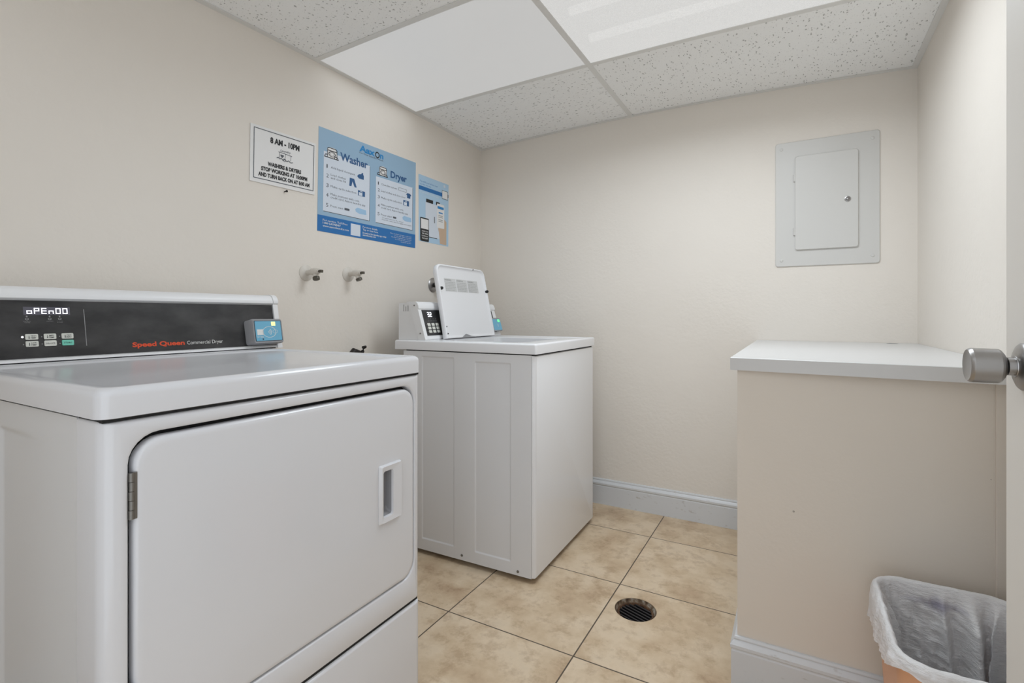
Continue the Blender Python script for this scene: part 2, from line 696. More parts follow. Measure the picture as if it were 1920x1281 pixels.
TX = -.762       # main tee
TY1, TY2 = 1.398, 2.021     # cross tees
TW = .012
TY0 = .775
bm = BM()
slab(bm, TX - TW, TX + TW, Y0, YB, -.002, .0, 2, 30)
slab(bm, TX - .0015, TX + .0015, Y0, YB, 0, .038, 1, 30)
struct(obj('trim_1', bm, 'steel_grid'), 'long painted metal ceiling tee running to the back wall')
k = 2
for yy in (TY0, TY1, TY2):
    for xa, xb in ((XL, TX - TW), (TX + TW, XR)):
        bm = BM()
        slab(bm, xa, xb, yy - TW, yy + TW, -.0021, -.0001, 20, 2)
        slab(bm, xa, xb, yy - .0015, yy + .0015, 0, .036, 20, 1)
        struct(obj('trim_%d' % k, bm, 'steel_grid'))
        k += 1
for xa, xb, ya, yb in ((XL, XL + .022, Y0, YB), (XR - .022, XR, Y0, YB), (XL + .022, XR - .022, YB - .022, YB), (XL + .022, XR - .022, Y0, Y0 + .022)):
    bm = BM()
    slab(bm, xa, xb, ya, yb, -.0024, -.0004, 24 if xb - xa > 1 else 2, 24 if yb - ya > 1 else 2)
    if xb - xa < .1:
        xw = XL if xa == XL else XR - .0015
        slab(bm, xw, xw + .0015, ya, yb, -.0004, .02, 1, 24)
    else:
        yw = YB - .0015 if yb == YB else Y0
        slab(bm, xa, xb, yw, yw + .0015, -.0004, .02, 24, 1)
    struct(obj('trim_%d' % k, bm, 'steel_grid'))
    k += 1

g = .003
tiles = [
    (XL + g, TX - g, TY0 + g, TY1 - g, 'tile_dots', 'pin-holed white ceiling tile in front of the left light panel'),
    (XL + g, TX - g, TY2 + g, YB - g, 'tile_fissure', 'fissured white ceiling tile in the back left corner, above the washer'),
    (TX + g, XR - g, TY2 + g, YB - g, 'tile_fissure_long', 'long fissured white ceiling tile along the back wall above the electrical panel'),
]
for xa, xb, ya, yb, mm, lab in tiles:
    bm = BM()
    slab(bm, xa, xb, ya, yb, .0005, .014, 14, 10)
    o = obj('ceiling_tile', bm, mm)
    tag(o, lab, 'ceiling tile', 'acoustic ceiling tiles')
bm = BM()
slab(bm, XL + g, TX - g, Y0 + g, TY0 - g, .0005, .014, 14, 10)
struct(obj('ceiling_filler', bm, 'tile_dots'))


def ceiling_light(xa, xb, ya, yb, lens, lab, tubes):
    cx, cy = (xa + xb) / 2, (ya + yb) / 2
    r = thing('ceiling_light', lab, 'ceiling light', (cx, cy, zceil(cx, cy)), group='recessed fluorescent ceiling lights')
    bm = BM(); slab(bm, xa, xb, ya, yb, .0006, .003, 14, 10)
    obj('lens', bm, lens, r)
    bm = BM()
    zt = .11
    us, vs_ = frange(xa, xb, 12), frange(ya, yb, 8)
    grid(bm, us, vs_, lambda u, v: (u, v, zceil(u, v) + zt))
    for u in (xa, xb):
        grid(bm, vs_, [.004, zt], lambda a, d: (u, a, zceil(u, a) + d))
    for v in (ya, yb):
        grid(bm, us, [.004, zt], lambda a, d: (a, v, zceil(a, v) + d))
    obj('housing', bm, 'fixture_white', r, smooth=30)
    for i in range(tubes):
        yy = ya + (yb - ya) * (i + .5) / tubes
        bm = BM()
        tube(bm, [(x, yy, zceil(x, yy) + .05) for x in frange(xa + .04, xb - .04, 8)], .016, 10)
        obj('tube', bm, 'tube', r)
    return r


ceiling_light(XL + g, TX - g, TY1 + g, TY2 - g, 'lens_flat', 'smooth white ceiling light panel over the blue posters', 2)
ceiling_light(TX + g, XR - g, TY1 + g, TY2 - g, 'lens_prism', 'brighter stippled ceiling light panel in the middle of the ceiling', 3)
bm = BM()
slab(bm, TX + g, XR - g, Y0 + g, TY0 - g, .0005, .014, 14, 10)
slab(bm, TX + g, XR - g, TY0 + g, TY1 - g, .0005, .014, 14, 10)
struct(obj('ceiling_filler', bm, 'tile_fissure_long'))


# baseboards: plain board with an ogee top
def bb_prof(t=.014, h=.138):
    return [(0, 0), (t, 0), (t, h - .040), (t - .0015, h - .037), (t - .0015, h - .034), (t + .002, h - .030), (t + .002, h - .022), (t - .003, h - .014), (t - .007, h - .010), (t - .006, h - .006), (t - .008, h - .001), (t - .010, h), (0, h)]


bm = BM()
prismX(bm, [(YB - a, b) for a, b in bb_prof()], XL + .014, -.152)
struct(obj('baseboard_back', bm, 'trim', smooth=25), 'white moulded baseboard along the back wall')
bm = BM()
prismY(bm, [(XL + a, b) for a, b in bb_prof()], Y0, YB)
struct(obj('baseboard_left', bm, 'trim', smooth=25))

# knee wall under the counter, with a strip at its right end and its own baseboard
KX, KY = -.140, 1.545
bm = BM(); box(bm, KX, .402, KY, YB, 0, .886)
struct(obj('wall_knee', bm, 'knee', smooth=0), 'low cream wall carrying the white counter')
bm = BM(); box(bm, .402, XR, KY - .006, YB, 0, .886, .0015, 1)
struct(obj('trim_%d' % k, bm, 'knee', smooth=0), 'vertical filler strip between knee wall and right wall')
k += 1
P_ = bb_prof(.015, .138)
bm = BM()
# mitred run: left return along the knee wall's side, then the front
rowA = [(KX - a, YB - .014, b) for a, b in P_]
rowB = [(KX - a, KY - a, b) for a, b in P_]
rowC = [(XR, KY - a, b) for a, b in P_]
loft(bm, [rowA, rowB, rowC], True, True)
struct(obj('baseboard_knee', bm, 'trim', smooth=25), 'scuffed white baseboard at the foot of the knee wall')

# ------------------------------------------------------------------ open door at the right edge, with its knob
DXF = .284
d1 = bpy.data.objects.new('door_1', None)
COL.objects.link(d1)
d1.location = (DXF, .2, 0)
struct(d1, 'white door standing open at the right edge of the room')
bm = BM(); box(bm, DXF, DXF + .04, .21, 1.045, .012, 2.03, .002, 1)
obj('door_leaf', bm, 'door_paint', d1)
kz, ky = .967, .972
kn = BM()
# knob: satin cylinder with bevelled ends and a slightly dished face
lathe(kn, [(-.0225, .0125), (-.0228, .0185), (-.0262, .0232), (-.0290, .0248), (-.0580, .0252), (-.0610, .0240), (-.0625, .0226), (-.0612, .0180), (-.0602, .0100), (-.0600, .001)], (DXF, ky, kz), 'x', 48)
knob = obj('door_knob', kn, 'nickel', d1, smooth=22)
knob['label'] = 'satin nickel cylindrical door knob'
bm = BM()
lathe(bm, [(-.0195, .0118), (-.0190, .0128), (-.004, .0130)], (DXF, ky, kz), 'x', 32)
obj('neck', bm, 'nickel', knob)
bm = BM()
lathe(bm, [(0, .034), (-.003, .0338), (-.006, .031), (-.009, .024), (-.0105, .0155), (-.0115, .0152)], (DXF, ky, kz), 'x', 40)
obj('rose', bm, 'nickel', knob)
bm = BM()
lathe(bm, [(-.0235, .0102), (-.0185, .0102)], (DXF, ky, kz), 'x', 24)
obj('shadow_gap', bm, 'gap', knob)

# ------------------------------------------------------------------ clothes dryer (near left)
dr = thing('clothes_dryer', 'white commercial front-loading clothes dryer with a black control panel in the near left', 'dryer', (-1.25, .705, 0))
FX = -.885
bm = BM(); box(bm, -1.62, -.968, .353, 1.060, .03, .884)
obj('cabinet_body', bm, 'enamel_side', dr, smooth=0)


def sst(a, b, t):
    t = max(0, min(1, (t - a) / (b - a)))
    return t * t * (3 - 2 * t)


for side in (0, 1):
    bm = BM()
    xs = sorted(set(frange(-1.62, -1.30, 3) + frange(-1.30, -1.275, 8) + frange(-1.275, -.968, 12)))
    zs = sorted(set([.03, .05] + frange(.05, .80, 6) + frange(.80, .85, 16) + [.8815]))

    def f(x, z):
        d_ = .0045 * sst(-1.294, -1.284, x) * (1 - sst(-1.25, -1.08, x)) * (1 - sst(.826, .836, z))
        if side == 0:
            return (x, .345 + d_, z)
        return (x, 1.066 - d_, z)
    grid(bm, xs, zs, f)
    y_in = .352 if side == 0 else 1.060
    ys = .345 if side == 0 else 1.066
    for z in (.03, .8815):
        grid(bm, [-1.62, -.968], [ys, y_in], lambda a, b: (a, b, z))
    for x in (-1.62, -.968):
        grid(bm, [ys, y_in], [.03, .8815], lambda a, b: (x, a, b))
    obj('side_panel', bm, 'enamel_side', dr, smooth=50)

ya, yb = .344, 1.067
bm = BM()
out = lambda ins, r=.004: rrect(ya + ins, yb - ins, .276 + ins * .35, .881 - ins * .35, r)
opn = lambda e=0: rrect(.379 - e, 1.0395 + e, .3475 - e, .855 + e, .045)
loops = [LX(out(0), -.966), LX(out(0), FX - .024)]
for i in range(1, 6):
    t = i / 5 * PI / 2
    loops.append(LX(out(.024 * (1 - math.cos(t))), FX - .024 * (1 - math.sin(t))))
loops += [LX(opn(.004), FX), LX(opn(.001), FX - .0015), LX(opn(), FX - .005), LX(opn(), FX - .026)]
loft(bm, loops)
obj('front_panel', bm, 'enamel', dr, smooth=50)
bm = BM()
loft(bm, [LX(rrect(.36, 1.052, .33, .87, .03), FX - .027), LX(rrect(.36, 1.052, .33, .87, .03), FX - .040)], True, True)
obj('door_recess', bm, 'gap', dr)
bm = BM()
box(bm, -.964, FX - .008, .352, 1.060, .262, .300)
obj('seam_shadow', bm, 'gap', dr, smooth=0)
bm = BM(); box(bm, -1.60, FX - .006, .3475, 1.0625, .8795, .8865)
obj('seam_shadow', bm, 'gap', dr, smooth=0)

# door with pull
bm = BM()
dl = lambda ins: rrect(.3870 + ins, 1.0365 - ins, .3510 + ins, .8465 - ins, .040 - ins * .5)
hole = rrect(.916, .952, .541, .655, .006)
loft(bm, [LX(dl(.006), FX - .022), LX(dl(0), FX - .020), LX(dl(0), FX - .006), LX(dl(.0015), FX - .002), LX(dl(.005), FX + .0005), LX(dl(.012), FX + .001), LX(hole, FX + .001), LX(hole, FX - .018)], True, True)
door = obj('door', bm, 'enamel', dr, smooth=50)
bm = BM()
ho = rrect(.906, .982, .525, .670, .004)
hm_ = rrect(.912, .980, .529, .667, .004)
hi = rrect(.916, .951, .541, .655, .006)
loops = [LX(ho, FX + .0008), LX(ho, FX + .003), LX(hm_, FX + .009)]
loops += [LX(hi, FX + .007), LX(rrect(.917, .950, .543, .654, .006), FX + .001)]
rows = []
# the left rim of the pull bulges outwards
for q, L in enumerate(loops):
    rows.append([(x, y - (.006 * (1 - ((z - .5975) / .075) ** 2) if (y < .914 and q < 3) else 0), z) for x, y, z in L])
loft(bm, rows)
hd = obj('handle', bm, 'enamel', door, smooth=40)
bm = BM()
loft(bm, [LX(rrect(.9165, .9505, .5425, .6545, .006), FX + .0015), LX(rrect(.918, .949, .548, .652, .006), FX - .010), LX(rrect(.921, .948, .556, .650, .006), FX - .0165)], False, True)
obj('handle_cup', bm, 'cup_grey', door, smooth=40)
for zc_ in (.7625, .435):
    bm = BM()
    for i in range(5):
        z0_ = zc_ - .036 + i * .0144
        lathe(bm, [(z0_ + .0004, .0046), (z0_ + .0140, .0046)], (FX - .002, .3835 + (.0004 if i % 2 else 0), 0), 'z', 14)
    box(bm, FX - .0035, FX + .0012, .3845, .3900, zc_ - .036, zc_ + .036, .0005, 1)
    obj('hinge', bm, 'hinge_steel', door)

bm = BM()
lp = lambda ins: rrect(ya + ins, yb + .001 - ins, .030 + ins * .35, .272 - ins * .35, .004)
loops = [LX(lp(0), -.966), LX(lp(0), FX - .022)]
for i in range(1, 6):
    t = i / 5 * PI / 2
    loops.append(LX(lp(.022 * (1 - math.cos(t))), FX - .022 * (1 - math.sin(t))))
loft(bm, loops, True, True)
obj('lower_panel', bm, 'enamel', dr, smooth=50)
for x in (-1.56, -.95):
    for y in (.40, 1.01):
        bm = BM(); lathe(bm, [(0, .018), (.006, .018), (.012, .009), (.031, .009)], (x, y, 0), 'z', 16)
        obj('foot', bm, 'gap', dr)

# top lid with raised rim
bm = BM()
lz = lambda ins, r=.02: rrect(-1.64 + ins, -.882 - ins, .339 + ins, 1.066 - ins, max(r - ins * .5, .004), r4=(r, .004, .004, r))
loops = [LZ(lz(.006), .8842), LZ(lz(0), .886), LZ(lz(0), .918)]
for i in range(1, 6):
    t = i / 5 * PI / 2
    loops.append(LZ(lz(.013 * (1 - math.cos(t)), .02), .918 + .013 * math.sin(t)))
inn = lambda e: rrect(-1.46 - e, -.905 + e, .366 - e, 1.039 + e, .03)
loops += [LZ(inn(.004), .931), LZ(inn(.001), .9304), LZ(inn(-.004), .9268), LZ(inn(-.007), .9260)]
loft(bm, loops, True, True)
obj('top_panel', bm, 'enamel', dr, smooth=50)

# console
CY0, CY1 = .345, 1.078
bm = BM()
prof = [(-1.66, .9335), (-1.512, .9335), (-1.5135, .9385), (-1.5175, .940), (-1.5430, 1.0755), (-1.5395, 1.0765), (-1.5345, 1.080), (-1.5345, 1.087), (-1.539, 1.097), (-1.546, 1.104), (-1.555, 1.107), (-1.60, 1.107), (-1.66, 1.085)]
prismY(bm, prof, CY0, CY1)
con = obj('console', bm, 'white_plastic', dr, smooth=35)
bm = BM(); box(bm, -1.65, -1.517, CY0 + .002, CY1 - .002, .9300, .9340)  # dark strip painting the shade in the gap under the console
obj('console_shadow', bm, 'gap', con, smooth=0)
bm = BM()
prof2 = [(-1.662, .9315), (-1.508, .9315), (-1.510, .940), (-1.5365, 1.076), (-1.5325, 1.081), (-1.5325, 1.088), (-1.537, 1.098), (-1.545, 1.106), (-1.555, 1.109), (-1.60, 1.109), (-1.662, 1.087)]
prismY(bm, prof2, CY1 + .0006, CY1 + .018)
obj('end_cap', bm, 'white_plastic', con, smooth=35)


def CF(off):
    return lambda y, z: (-1.5172 - .1882 * (z - .940) + off, y, z)


P = CF(.0012)
bm = BM()
corners = [(CY0, .9415), (CY1 - .0005, .9415), (CY1 - .0005, 1.0745), (CY0, 1.0745)]
loft(bm, [[CF(-.0012)(*c) for c in corners], [CF(.0012)(*c) for c in corners]], True, True)
obj('control_panel', bm, 'black_panel', con, smooth=0)
P = CF(.0016)
bm = BM(); quad(bm, P, .449, .534, 1.041, 1.0595)
disp = obj('display', bm, 'seg_bg', con, smooth=0)
# seven-segment digits
SEG = {'o': 'cdeg', 'P': 'abefg', 'E': 'adefg', 'n': 'ceg', '0': 'abcdef', '3': 'abcdg', '2': 'abdeg'}


def seg_char(bm, P, ch, u, v, wd, ht, th):
    """v at the bottom, growing upwards"""
    m2 = v + ht / 2
    R = {'a': (u, u + wd, v + ht - th, v + ht), 'd': (u, u + wd, v, v + th), 'g': (u, u + wd, m2 - th / 2, m2 + th / 2),
         'f': (u, u + th, m2, v + ht), 'b': (u + wd - th, u + wd, m2, v + ht), 'e': (u, u + th, v, m2), 'c': (u + wd - th, u + wd, v, m2)}
    for s_ in SEG[ch]:
        quad(bm, P, *R[s_])


bm = BM()
for i, ch in enumerate('oPEn00'):
    seg_char(bm, CF(.0022), ch, .4545 + i * .0130, 1.0435, .0096, .0135, .0019)
obj('digits', bm, 'seg', con, smooth=0)
bm = BM()
for y_ in (.4545, .495, .5135):
    disc(bm, P, y_, 1.0375, .0016, .0016, 10)
    ring(bm, P, y_, 1.0315, .0034, .0026, .35, 12)
VP_ = lambda off: (lambda u, v: CF(off)(u, -v))
for y_, s1, s2 in ((.4545, 'DRYING', 'TIME'), (.495, 'HEATING', None), (.5135, 'COOL', 'DOWN')):
    text(bm, s1, y_ - .006, y_ + .006, -1.0252, .0018, VP_(.0016), res=1)
    if s2:
        text(bm, s2, y_ - .005, y_ + .005, -1.0222, .0018, VP_(.0016), res=1)
quad(bm, P, .5607, .5621, .965, 1.055)
for r_ in range(2):
    for c_ in range(3):
        if (r_, c_) != (0, 0):
            disc(bm, P, .4455 + c_ * .0325, .990 - r_ * .0165, .0012, .0012, 8)
obj('legends', bm, 'print_grey', con, smooth=0)
bm = BM(); disc(bm, P, .4445, .9905, .0022, .0022, 12)
obj('indicator', bm, 'led', con, smooth=0)
names = [[('HIGH', 'TEMP'), ('MED', 'TEMP'), ('NO', 'HEAT')], [('LOW', 'TEMP'), ('DELICATE', None), ('START', None)]]
for r_ in range(2):
    for c_ in range(3):
        u0 = .449 + c_ * .0325
        z1 = .9970 - r_ * .0160
        bm = BM()
        L0 = rrect(u0, u0 + .0225, z1 - .0130, z1, .0022, 3)
        L1 = rrect(u0 + .0006, u0 + .0219, z1 - .0124, z1 - .0006, .002, 3)
        loft(bm, [[CF(.001)(*p) for p in L0], [CF(.0030)(*p) for p in L0], [CF(.0036)(*p) for p in L1]], True, True)
        b_ = obj('button', bm, 'key_green' if (r_, c_) == (1, 2) else 'key_white', con)
        if (r_, c_) == (1, 2):
            b_['label'] = 'green start button'
bm = BM()
for r_ in range(2):
    for c_ in range(3):
        u0 = .449 + c_ * .0325
        z1 = .9970 - r_ * .0160
        s1, s2 = names[r_][c_]
        VQ = VP_(.0040)
        if s2:
            text(bm, s1, u0 + .0095, u0 + .0185, -(z1 - .0058), .0032, VQ, .01, 1)
            text(bm, s2, u0 + .0085, u0 + .0185, -(z1 - .0104), .0032, VQ, .01, 1)
            disc(bm, lambda u, v: CF(.0040)(u, v), u0 + .0062, z1 - .0090, .0012, .0012, 8)
            quad(bm, CF(.0040), u0 + .0057, u0 + .0067, z1 - .008, z1 - .0035)
        else:
            text(bm, s1, u0 + .003, u0 + .0195, -(z1 - .0082), .0034, VQ, 0, 1)
obj('button_lettering', bm, 'ink', con, smooth=0)
bm = BM(); text(bm, 'Speed Queen', .6590, .7890, -.9565, .0120, VP_(.0016), .035, 3)
obj('brand_lettering', bm, 'print_orange', con, smooth=0)
bm = BM(); text(bm, 'Commercial Dryer', .7955, .8985, -.9565, .0105, VP_(.0016), 0, 3)
obj('model_lettering', bm, 'print_white', con, smooth=0)

# payment reader clipped on the console's right end
bm = BM()
RF = lambda off: (lambda y, z: (-1.4835 - .1882 * (z - .945) + off, y, z))
lo = rrect(.978, 1.086, .949, 1.028, .006, 4)
li = rrect(.981, 1.083, .952, 1.025, .006, 4)
lb_ = rrect(.972, 1.082, .943, 1.022, .008, 4)
loft(bm, [[CF(.002)(*p) for p in lb_], [RF(-.006)(*p) for p in lo], [RF(0)(*p) for p in li]], True, True)
rd = obj('card_reader', bm, 'reader_grey', dr, smooth=35)
rd['label'] = 'grey tap-to-pay reader with a blue face'
bm = BM(); loft(bm, [[RF(-.001)(*p) for p in rrect(.9845, 1.0790, .957, 1.0225, .002, 2)], [RF(.0010)(*p) for p in rrect(.9845, 1.0790, .957, 1.0225, .002, 2)]], False, True)
obj('reader_bezel', bm, 'reader_dark', rd, smooth=0)
bm = BM(); poly(bm, RF(.0013), rrect(.9862, 1.0773, .9585, 1.021, .0015, 2))
obj('reader_face', bm, 'reader_blue', rd, smooth=0)
bm = BM()
for i, rr_ in enumerate((.004, .0085, .013)):
    pts = [(1.028 + math.cos(t) * rr_, .986 + math.sin(t) * rr_) for t in frange(-.8, .8, 6)]
    stroke(bm, RF(.0016), pts, .0016, .0016)
ring(bm, RF(.0016), 1.034, .986, .024, .018, .07, 24)
ring(bm, RF(.0016), 1.055, .987, .009, .006, .12, 16)
quad(bm, RF(.0016), .991, 1.013, .977, .995)
text(bm, 'PAY HERE', .990, 1.012, -.9685, .0045, lambda u, v: RF(.0016)(u, -v), .01, 1)
obj('reader_symbols', bm, 'print_white', rd, smooth=0)
bm = BM(); quad(bm, RF(.0017), 1.043, 1.058, 1.006, 1.019)
obj('status_light', bm, 'led_yellow', rd, smooth=0)
bm = BM(); disc(bm, RF(.0017), 1.0095, .9635, .0026, .0026, 12)
obj('lens_dot', bm, 'reader_dark', rd, smooth=0)

# ------------------------------------------------------------------ washing machine
WX, WY = -.868, 1.722
wm = thing('washing_machine', 'white top-loading washing machine with its lid open, standing by the back wall', 'washing machine', (WX, WY, 0), math.radians(1.2))
W_ = .682
loc = lambda bm, name, m_, parent=wm, sm=40: obj(name, bm, m_, parent, local=True, smooth=sm)
bm = BM(); box(bm, -.645, -.004, .006, W_ - .006, .022, .882)
loc(bm, 'cabinet_body', 'washer_side', sm=0)
# side panels with two pressed rectangles
pan = [(-.272, -.110, .070, .848), (-.545, -.380, .070, .860)]


def press(x, z):
    d_ = 0
    for a, b, c, e in pan:
        d_ = max(d_, .0035 * sst(a - .004, a + .002, x) * (1 - sst(b - .002, b + .004, x)) * sst(c - .004, c + .003, z) * (1 - sst(e - .003, e + .004, z)))
    return d_


for side in (0, 1):
    bm = BM()
    xs, zs = {-.650, -.0165}, {.020, .884}
    for a, b, c, e in pan:
        for q in (a, b):
            xs |= set(frange(q - .005, q + .005, 6))
        for q in (c, e):
            zs |= set(frange(q - .005, q + .005, 6))
    xs, zs = sorted(xs), sorted(zs)
    y_out = 0 if side == 0 else W_
    sg = 1 if side == 0 else -1
    grid(bm, xs, zs, lambda x, z: (x, y_out + sg * press(x, z), z))
    yi = y_out + sg * .005
    for z in (.020, .884):
        grid(bm, [-.650, -.0165], [y_out, yi], lambda a, b: (a, b, z))
    for x in (-.650, -.0165):
        grid(bm, [y_out, yi], [.020, .884], lambda a, b: (x, a, b))
    sp = loc(bm, 'side_panel', 'washer_side', sm=50)
    if side == 0:
        for sx_, sz_ in ((-.338, .040), (-.075, .036)):
            bm = BM(); lathe(bm, [(0, .0055), (-.002, .005), (-.003, .001)], (sx_, 0, sz_), 'y', 12)
            obj('screw', bm, 'hinge_steel', sp, local=True)
# wrap-around front panel
bm = BM()
fo = lambda ins: rrect(0 + ins, W_ - ins, .022 + ins * .3, .883 - ins * .3, .003)
loops = [LX(fo(0), -.0155), LX(fo(0), -.014)]
for i in range(1, 6):
    t = i / 5 * PI / 2
    loops.append(LX(fo(.014 * (1 - math.cos(t))), -.014 * (1 - math.sin(t))))
loft(bm, loops, True, True)
loc(bm, 'front_panel', 'enamel_washer', sm=50)
bm = BM(); box(bm, -.64, -.008, .008, W_ - .008, .8825, .890)
loc(bm, 'seam_shadow', 'gap', sm=0)
for x in (-.6, -.05):
    for y in (.05, W_ - .05):
        bm = BM(); lathe(bm, [(0, .018), (.006, .018), (.012, .009), (.023, .009)], (x, y, 0), 'z', 16)
        loc(bm, 'foot', 'gap')
# top with lid opening
bm = BM()
wz = lambda ins, r=.008: rrect(-.700 + ins, .006 - ins, -.004 + ins, W_ + .002 - ins, r)
loops = [LZ(wz(.006), .8878), LZ(wz(0), .889), LZ(wz(0), .922)]
for i in range(1, 5):
    t = i / 4 * PI / 2
    loops.append(LZ(wz(.008 * (1 - math.cos(t))), .922 + .008 * math.sin(t)))
wi = lambda e: rrect(-.500 - e, -.030 + e, .035 - e, W_ - .035 + e, .03)
loops += [LZ(wi(.004), .930), LZ(wi(0), .9297), LZ(wi(-.008), .9262), LZ(wi(-.012), .926)]
op = lambda e, z: LZ(rrect(-.490 + e, -.120 - e, .125 + e, .545 - e, .04), z)
loops += [op(0, .926), op(.004, .924), op(.010, .86)]
loft(bm, loops)
loc(bm, 'top_panel', 'enamel_washer', sm=50)
bm = BM()
lathe(bm, [(.863, .30), (.863, .245), (.855, .238), (.50, .235), (.49, .20), (.488, .06), (.60, .05), (.80, .03), (.805, .001)], (-.31, .335, 0), 'z', 40, cap0=False)
loc(bm, 'wash_basket', 'tub')

# lid standing open, leaning on the console
HXL, LY0 = -.507, .116
LWd, LHt = .432, .352
ta = math.radians(11.3)


def LP(u, v, w_):
    return (HXL - v * math.sin(ta) + w_ * math.cos(ta), LY0 + u, .9325 + v * math.cos(ta) + w_ * math.sin(ta))


def lid_loop(ins, r, w_, b=0):
    pts = rrect(ins, LWd - ins, b, LHt - ins, r, 8, r4=(r, r, .004, .004))
    return [LP(a + (.006 * (.5 - a / LWd) * 2 * max(0, c / LHt) * 1.0), c, w_) for a, c in pts]


bm = BM()
loft(bm, [lid_loop(.004, .034, -.013), lid_loop(0, .036, -.009), lid_loop(0, .036, .010), lid_loop(.003, .034, .013, .001), lid_loop(.007, .032, .013, .004), lid_loop(.012, .028, .006, .008), lid_loop(.020, .024, .004, .014)], True, True)
lid = loc(bm, 'lid', 'enamel_washer', sm=50)
lid['label'] = 'white lid standing open'
bm = BM()
Pl = lambda off: (lambda u, v: LP(u, LHt - v, off))
for i in range(3):
    a = .062 + i * .098
    quad(bm, Pl(.0044), a, a + .093, .064, .128)
obj('warning_label', bm, mat('label_grey', lin(204, 204, 203), .5), lid, local=True, smooth=0)
bm = BM()
for i in range(3):
    a = .064 + i * .098
    text(bm, ('WARNING', 'ATTENTION', 'WARNING')[i], a, a + .055, .076, .008, Pl(.0048), .01, 1)
    for q in range(6):
        text(bm, ('Do not open lid while the', 'basket is turning. Keep', 'children away from washer', 'Never wash items soaked in', 'flammable liquids. Close', 'the lid before starting.')[q], a, a + .086 - (q % 3) * .006, .085 + q * .0078, .005, Pl(.0048), 0, 1)
obj('label_lettering', bm, 'print_grey', lid, local=True, smooth=0)
for u_, v_ in ((.018, .235), (LWd - .010, .235)):
    bm = BM()
    a = Vector(LP(u_, v_, .004)); b_ = Vector(LP(u_, v_, .020))
    tube(bm, [a, a.lerp(b_, .8), b_], [.0075, .0075, .0055], 14)
    obj('bumper', bm, 'gap', lid, local=True)
for u_, v_ in ((.010, .055), (.012, .022), (LWd * .74, LHt - .006)):
    bm = BM()
    a = Vector(LP(u_, v_, .009)); b_ = Vector(LP(u_, v_, .0145))
    tube(bm, [a, b_], [.004, .003], 10)
    obj('screw', bm, 'gap', lid, local=True)
bm = BM()
poly(bm, lambda u, v: LP(u, v, .0138), [(.12, .001), (.155, .017), (.20, .006), (.235, .001)])
obj('hinge_notch', bm, 'reader_grey', lid, local=True, smooth=0)

# console of the washer
bm = BM()
prismY(bm, [(-.688, .9305), (-.578, .9305), (-.627, 1.090), (-.632, 1.096), (-.684, 1.096), (-.688, 1.092)], .012, .672)
wcon = loc(bm, 'console', 'white_plastic', sm=30)
bm = BM()
for i, h_ in enumerate((.030, .022, .026)):
    box(bm, -.660 + i * .012, -.657 + i * .012, .0112, .0125, 1.058, 1.058 + h_)
obj('vent', bm, 'print_grey', wcon, local=True, smooth=0)
fp = [(-.574, .9305), (-.536, .9305), (-.534, .936), (-.5385, .946), (-.5755, 1.066), (-.5725, 1.070), (-.573, 1.080), (-.579, 1.094), (-.590, 1.101), (-.640, 1.101), (-.640, 1.097), (-.626, 1.09)]
bm = BM(); prismY(bm, fp, .008, .676)
fas = loc(bm, 'fascia', 'white_plastic', sm=35)
WF = lambda off: (lambda y, z: (-.5385 - .3083 * (z - .946) + off, y, z))
bm = BM()
cs = [(.030, .950), (.640, .950), (.640, 1.064), (.030, 1.064)]
loft(bm, [[WF(-.002)(*c) for c in cs], [WF(.0012)(*c) for c in cs]], True, True)
obj('control_panel', bm, 'black_panel', fas, local=True, smooth=0)
bm = BM()
for i, ch in enumerate('32'):
    seg_char(bm, WF(.0018), ch, .064 + i * .017, 1.033, .013, .021, .0036)
obj('digits', bm, 'seg', fas, local=True, smooth=0)
bm = BM()
for r_ in range(3):
    for c_ in range(3):
        rquad(bm, WF(.0018), .047 + c_ * .030, .069 + c_ * .030, .962 + r_ * .0155, .974 + r_ * .0155, .002)
obj('keypad', bm, 'key_white', fas, local=True, smooth=0)
bm = BM()
for c_ in range(4):
    disc(bm, WF(.0018), .062 + c_ * .018, 1.024, .0016, .0016, 8)
    text(bm, ('WASH', 'RINSE', 'SPIN', 'DONE')[c_], .055 + c_ * .018, .068 + c_ * .018, -1.013, .004, lambda u, v: WF(.0018)(u, -v), 0, 1)
for r_ in range(3):
    disc(bm, WF(.0018), .040, .968 + r_ * .0155, .0016, .0016, 8)
obj('legends', bm, 'print_grey', fas, local=True, smooth=0)
for sx_, sz_, yy_ in ((-.596, 1.084, .008), (-.562, .960, .008)):
    bm = BM(); lathe(bm, [(0, .004), (-.002, .003)], (sx_, yy_, sz_), 'y', 10)
    obj('screw', bm, 'hinge_steel', fas, local=True)
# payment reader at the far end
bm = BM()
RW = lambda off: (lambda y, z: (-.512 - .3083 * (z - .946) + off, y, z))
loft(bm, [[WF(.001)(*p) for p in rrect(.570, .664, .952, 1.026, .006, 4)], [RW(-.005)(*p) for p in rrect(.574, .668, .954, 1.026, .006, 4)], [RW(0)(*p) for p in rrect(.577, .665, .957, 1.023, .006, 4)]], True, True)
rd2 = loc(bm, 'card_reader', 'reader_grey', sm=35)
rd2['label'] = 'grey tap-to-pay reader with a blue face'
bm = BM(); poly(bm, RW(.0006), rrect(.579, .663, .961, 1.019, .003, 2))
obj('reader_face', bm, 'reader_blue', rd2, local=True, smooth=0)
bm = BM(); quad(bm, RW(.0012), .632, .654, 1.004, 1.017)
obj('status_light', bm, 'led_green', rd2, local=True, smooth=0)
bm = BM()
for i, rr_ in enumerate((.004, .0085, .013)):
    stroke(bm, RW(.0012), [(.618 + math.cos(t) * rr_, .986 + math.sin(t) * rr_) for t in frange(-.8, .8, 6)], .0016, .0016)
obj('reader_symbols', bm, 'print_white', rd2, local=True, smooth=0)


